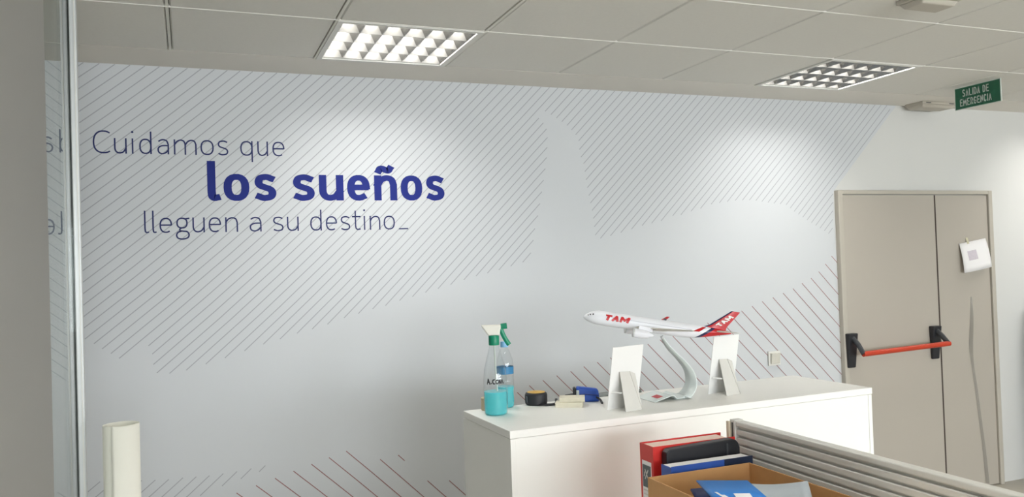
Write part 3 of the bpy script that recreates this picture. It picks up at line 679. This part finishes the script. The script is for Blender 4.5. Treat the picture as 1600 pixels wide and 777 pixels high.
# fuselage lettering wrapped round both sides
for s in (-1, 1):
    mb = MB()
    def put_fus(u, v, s=s):
        ph = v/RF; r = RF+.0010
        return (u, s*r*math.cos(ph), r*math.sin(ph))
    sl = -.30 if s < 0 else .30
    fx0 = K*.131
    if s < 0: caps(mb, 'TAM', fx0, -.0045, .0225, .0275, .0026, .0098, .0072, put_fus, fine=6, slant=.25, wid={'M': 1.3, 'T': .95})
    else:
        putm = lambda u, v: put_fus(2*K*.195-u, v)
        caps(mb, 'TAM', fx0, -.0045, .0225, .0275, .0026, .0098, .0072, putm, fine=6, slant=.25, wid={'M': 1.3, 'T': .95})
    # light subdivision is not needed: the letters are short
    obj('lettering', mb, M_pred, fus)
    mb = MB(); a0, a1 = K*.775, K*1.02
    dirv = Vector((K*.130, 0, RF*2.32)).normalized(); org = Vector((K*.872, 0, RF*1.33)); px_ = Vector((dirv.z, 0, -dirv.x))
    def put_fin(u, v, s=s):
        p = org+dirv*u-px_*0+Vector((.97, 0, .0))*0+Vector((1, 0, -.25))*(.023-v); return (p.x, s*.0068*(1-u*6)-s*.0005+s*.0018, p.z)
    if s < 0: caps(mb, 'TAM', .004, .002, .019, .0195, .0025, .0062, .0048, put_fin, wid={'M': 1.25, 'T': .9})
    else: caps(mb, 'TAM', .004, .002, .019, .0195, .0025, .0062, .0048, lambda u, v: put_fin(.066-u, v), wid={'M': 1.25, 'T': .9})
    obj('lettering', mb, M_card, fin)
# cockpit windows and grey belt of cabin windows
for s in (-1, 1):
    mb = MB()
    for x_, zz in ((.030, .30), (.042, .33), (.060, .33)):
        rr = [p for p in rings if abs(p.x-x_) < .008][0]
        ph0 = math.asin(min(.9, zz))+.25; r = RF*rr.y+.0014
        for k in (0,):
            q4 = [(x_*K-.0040, ph0-.16), (x_*K+.0040, ph0-.16), (x_*K+.0032, ph0+.10), (x_*K-.0032, ph0+.10)]
            mb.add([(a, s*r*math.cos(p_), RF*rr.z+r*math.sin(p_)) for a, p_ in q4], [(0, 1, 2, 3)])
    obj('cockpit_window', mb, M_dark, fus)
obj('belt_line', MB().strip([put_fus(K*.27+K*.45*i/10, .0085, -1) for i in range(11)], [put_fus(K*.27+K*.45*i/10, .0072, -1) for i in range(11)]), mat('window_grey', (186, 188, 196), .4), fus)
obj('antenna', MB().box(K*.535, K*.555, -.001, .001, RF*.98, RF*1.25), M_dark, fus)

# curved stand
YS = 2.71
st = thing('aeroplane_stand', 'silvery curved ribbon stand holding up the model aeroplane', 'stand', (0, YS, 0))
def prof_at(P): return [(atY(x, y, YS).x, atY(x, y, YS).z) for x, y in P]
cl = smoothpts([(x, 0, z) for x, z in prof_at([(1046, 623), (1062, 622), (1074, 613), (1080, 597), (1076, 579), (1064, 563), (1050, 549), (1041, 538), (1035, 528)])], 5)
cl[0].z = max(cl[0].z, CT+.004)
nC = len(cl); A, B = [], []
for i, p in enumerate(cl):
    wdt = .044*(1-i/(nC-1))**.8+.009; z = max(p.z, CT+.004)
    A.append((p.x, -wdt, z)); B.append((p.x, wdt, z))
obj('ribbon', MB().strip(A, B), mat('silver_sheet', (234, 242, 240), .25, metal=.1, var=.02), st, smooth=True, solid=.003)
bx = on(1036, 621); X0 = 1.600
A, B = [], []
for x_, z in ((-.006, .001), (.070, .019), (.078, .018), (.090, .008), (.112, .006), (.128, .013), (.158, .001)):
    A.append((X0+x_+.0, -.068, CT+z+.001)); B.append((X0+x_, .068, CT+z+.001))
bs = obj('base', MB().strip(A, B), MATS['silver_sheet'], st, solid=.002)
obj('red_emblem', MB().slab([(X0+.024, -.040, CT+.0102), (X0+.048, -.040, CT+.0159), (X0+.048, .005, CT+.0159), (X0+.024, .005, CT+.0102)], .0008), M_pred, bs)
tp_ = cl[-1]
obj('cradle', MB().tube([(tp_.x+.002, 0, tp_.z-.004), (tp_.x-.003, 0, tp_.z+.006)], .006, 10), M_alu, st, smooth=True)

# ================================================================== DESK CORNER
DT_ = .74
dk = thing('desk', 'office desk beneath the red binder and cardboard box', 'desk', (1.0, 1.7, 0))
obj('desk_top', MB().box(-.35, .530, -.95, .62, DT_-.025, DT_), M_melamine, dk, bevel=.002)
for x in (-.32, .50):
    for y in (-.90, .56): obj('leg', MB().box(x-.02, x+.02, y-.02, y+.02, 0, DT_-.0255), M_alu, dk, bevel=.002)

# slatted screen
PX = 1.548; PY = 2.118; PT = atY(1139, 655.5, PY).z
ds = thing('desk_screen', 'grey aluminium slatted desk screen running beside the cardboard box', 'desk screen', (PX, PY, 0))
LENS = 1.60
obj('end_post', MB().box(-.004, .030, -.022, .004, .0, PT), M_alu_dark, ds, bevel=.003)
obj('post_groove', MB().box(-.0055, -.0035, -.013, -.008, .72, PT-.008), M_gasket, ds)
obj('cream_edge', MB().box(-.012, -.0045, -.002, .012, .0, PT-.006), mat('cream_edging', (226, 214, 188), .5), ds, bevel=.002)
obj('top_rail', MB().box(-.002, .028, -LENS, -.0225, PT-.019, PT-.002), M_alu_dark, ds, bevel=.004, seg=3)
pitch = .0252
for k in range(13):
    zt = PT-.0195-pitch*k
    mb = MB().prism([(.004, zt-.0075), (.0, zt-.0095), (.0, zt-pitch+.0015), (.010, zt-pitch+.0005), (.024, zt-pitch+.0005), (.024, zt-.0075)], 'y', -LENS, -.0225)
    obj('slat', mb, M_alu_dark, ds)
obj('core', MB().box(.010, .0235, -LENS, -.0228, .10, PT-.0195), M_alu_dark, ds)
obj('foot', MB().box(.001, .13, -LENS+.05, -LENS+.11, 0, .02), M_alu_dark, ds)
obj('foot', MB().box(.001, .13, -.20, -.14, 0, .02), M_alu_dark, ds)

# red lever-arch binder
M_bred = mat('binder_red', (206, 42, 36), .45, var=.05)
bd = thing('ring_binder', 'red lever arch binder with labelled spine standing on the desk', 'binder', (1.240, 2.070, DT_))
H_ = .318
obj('cover', MB().box(.0, .284, .0715, .075, 0, H_), M_bred, bd, bevel=.001)
obj('cover', MB().box(.0, .284, .0, .0035, 0, H_), M_bred, bd, bevel=.001)
obj('spine', MB().box(-.003, .0005, .0, .075, 0, H_), M_bred, bd, bevel=.001)
obj('paper_block', MB().box(.006, .262, .0045, .066, .004, H_-.003), mat('pinkish_paper', (240, 214, 200), .7), bd)
lb = obj('spine_label', MB().box(-.0036, -.0028, .012, .063, .02, H_-.048), M_paper, bd)
obj('label_square', MB().box(-.0042, -.0034, .015, .060, H_-.125, H_-.060), mat('label_grey', (92, 100, 104), .6), lb)
mb = MB(); pb = lambda u, v: (-.0046, -u, v)
for stt in ([(-.046, .218), (-.030, .244)], [(-.046, .244), (-.028, .216)], [(-.052, .225), (-.048, .236)]): ribbon(mb, stt, .004, .004, pb)
obj('label_mark', mb, M_greycard, lb)
for k in range(3): obj('label_rule', MB().box(-.0046, -.0034, .018, .057, H_-.136-.012*k, H_-.132-.012*k), M_greycard, lb)
obj('finger_ring', MB().tube([(-.0042, .0375, .075), (-.003, .0375, .075)], .012, 18), M_alu, bd, smooth=True)

# black folder, blue book
bk = thing('black_folder', 'black soft folder with rounded corner leaning against the red binder', 'folder', (1.262, 2.036, DT_))
rp = [(0, 0), (.252, 0), (.252, .295)]+[(.227+.025*math.cos(a*math.pi/12), .295+.025*math.sin(a*math.pi/12)) for a in range(7)]+[(.012, .313), (0, .304)]
obj('cover', MB().prism(rp, 'y', 0, .030), M_black, bk, bevel=.004)
obj('elastic', MB().box(.205, .211, -.0012, .0005, .001, .309), M_dark, bk)
bl = thing('blue_book', 'thick blue paperback standing between black folder and cardboard box', 'book', (1.232, 1.965, DT_))
obj('cover', MB().box(0, .272, 0, .004, 0, .284), mat('book_blue', (44, 84, 168), .4, var=.06), bl, bevel=.001)
obj('cover', MB().box(0, .272, .048, .052, 0, .278), MATS['book_blue'], bl, bevel=.001)
obj('spine', MB().box(-.002, .0015, .0, .052, 0, .282), MATS['book_blue'], bl, bevel=.001)
obj('pages', MB().box(.002, .268, .0045, .0475, .002, .281), M_paper, bl)
obj('dark_corner', MB().box(.175, .2725, -.0008, .0005, .19, .2845), mat('book_navy', (26, 40, 66), .4), bl)

# open cardboard box
bxh = .270; bx0, bx1, by0, by1 = 1.146, 1.482, 1.520, 1.950
cb = thing('cardboard_box', 'open brown cardboard box holding leaflets beside the slatted screen', 'box', (bx0, by0, DT_))
W_, D_ = bx1-bx0, by1-by0
t_ = .004
obj('bottom', MB().box(0, W_, 0, D_, 0, t_), M_kraft, cb)
obj('wall', MB().box(0, W_, D_-t_, D_, t_, bxh), M_kraft, cb)
obj('wall', MB().box(0, W_, 0, t_, t_, bxh), M_kraft, cb)
obj('wall', MB().box(0, t_, t_, D_-t_, t_, bxh), M_kraft, cb)
obj('wall', MB().box(W_-t_, W_, t_, D_-t_, t_, bxh), M_kraft, cb)
obj('flap', MB().slab([(t_, .02, bxh-.002), (t_, D_-.05, bxh-.002), (.050, D_-.09, bxh-.055), (.050, .05, bxh-.055)], .003), M_kraft, cb)
# leaflets in the box
def sheet_thing(name, label, cat, quad, t, material, bend=0.):
    q = [Vector(p) for p in quad]; base = Vector((sum(p.x for p in q)/4, sum(p.y for p in q)/4, min(p.z for p in q)))
    th = thing(name, label, cat, base); n_ = 8; A, B = [], []
    nrm = (q[1]-q[0]).cross(q[3]-q[0]).normalized()
    for i in range(n_+1):
        u = i/n_; o_ = nrm*(bend*math.sin(u*math.pi))
        A.append(q[0].lerp(q[1], u)+o_-base); B.append(q[3].lerp(q[2], u)+o_-base)
    obj('sheet', MB().strip(A, B), material, th, solid=t, smooth=True)
    return th, base
Q = [atY(1088, 752, 1.80), atY(1168, 752, 1.70), atY(1212, 790, 1.58), atY(1125, 792, 1.66)]
th, base = sheet_thing('blue_leaflet', 'bright blue leaflet with white print lying in the cardboard box', 'leaflet', Q, .004, mat('leaflet_blue', (46, 122, 200), .4, var=.04))
q = [Vector(p)-base for p in Q]
def inq(u, v): return q[0].lerp(q[1], u).lerp(q[3].lerp(q[2], u), v)+Vector((0, -.003, .003))
mb = MB()
for u0, u1, v0, v1, sk in ((.12, .17, .48, .80, .10), (.20, .26, .60, .80, .08), (.45, .75, .55, .90, -.05)):
    mb.slab([inq(u0, v0), inq(u1, v0), inq(u1+sk, v1), inq(u0+sk, v1)], .0006)
obj('white_print', mb, M_paper, th)
Q = [atY(1152, 755, 1.78), atY(1262, 752, 1.66), atY(1275, 800, 1.62), atY(1165, 800, 1.72)]
sheet_thing('silver_leaflet', 'pale grey curved leaflet standing in the cardboard box', 'leaflet', Q, .003, mat('leaflet_silver', (178, 186, 192), .4, var=.05), bend=.012)
Q = [atY(1079, 765, 1.845), atY(1112, 762, 1.86), atY(1125, 786, 1.81), atY(1092, 788, 1.80)]
sheet_thing('navy_leaflet', 'dark navy leaflet tucked under the blue one in the box', 'leaflet', Q, .004, mat('leaflet_navy', (22, 36, 84), .45, var=.1))

# ================================================================== PAPER ROLL ON THE LEFT
RY = 2.70; rc = atY(188.5, 663, RY)
pr = thing('paper_roll', 'tall white roll of paper standing upright by the mural', 'paper roll', (rc.x, RY, 0), math.radians(10))
mb = MB(); A, B = [], []; rr = .0522
for i in range(110):
    a = 2*math.pi*i/36; r = rr-.0011*i/9
    A.append((r*math.cos(a+4.1), r*math.sin(a+4.1), 0.0)); B.append((r*math.cos(a+4.1), r*math.sin(a+4.1), rc.z))
obj('sheet', MB().strip(A, B), mat('roll_paper', (232, 229, 218), .65, var=.015), pr, smooth=True, solid=.0008)
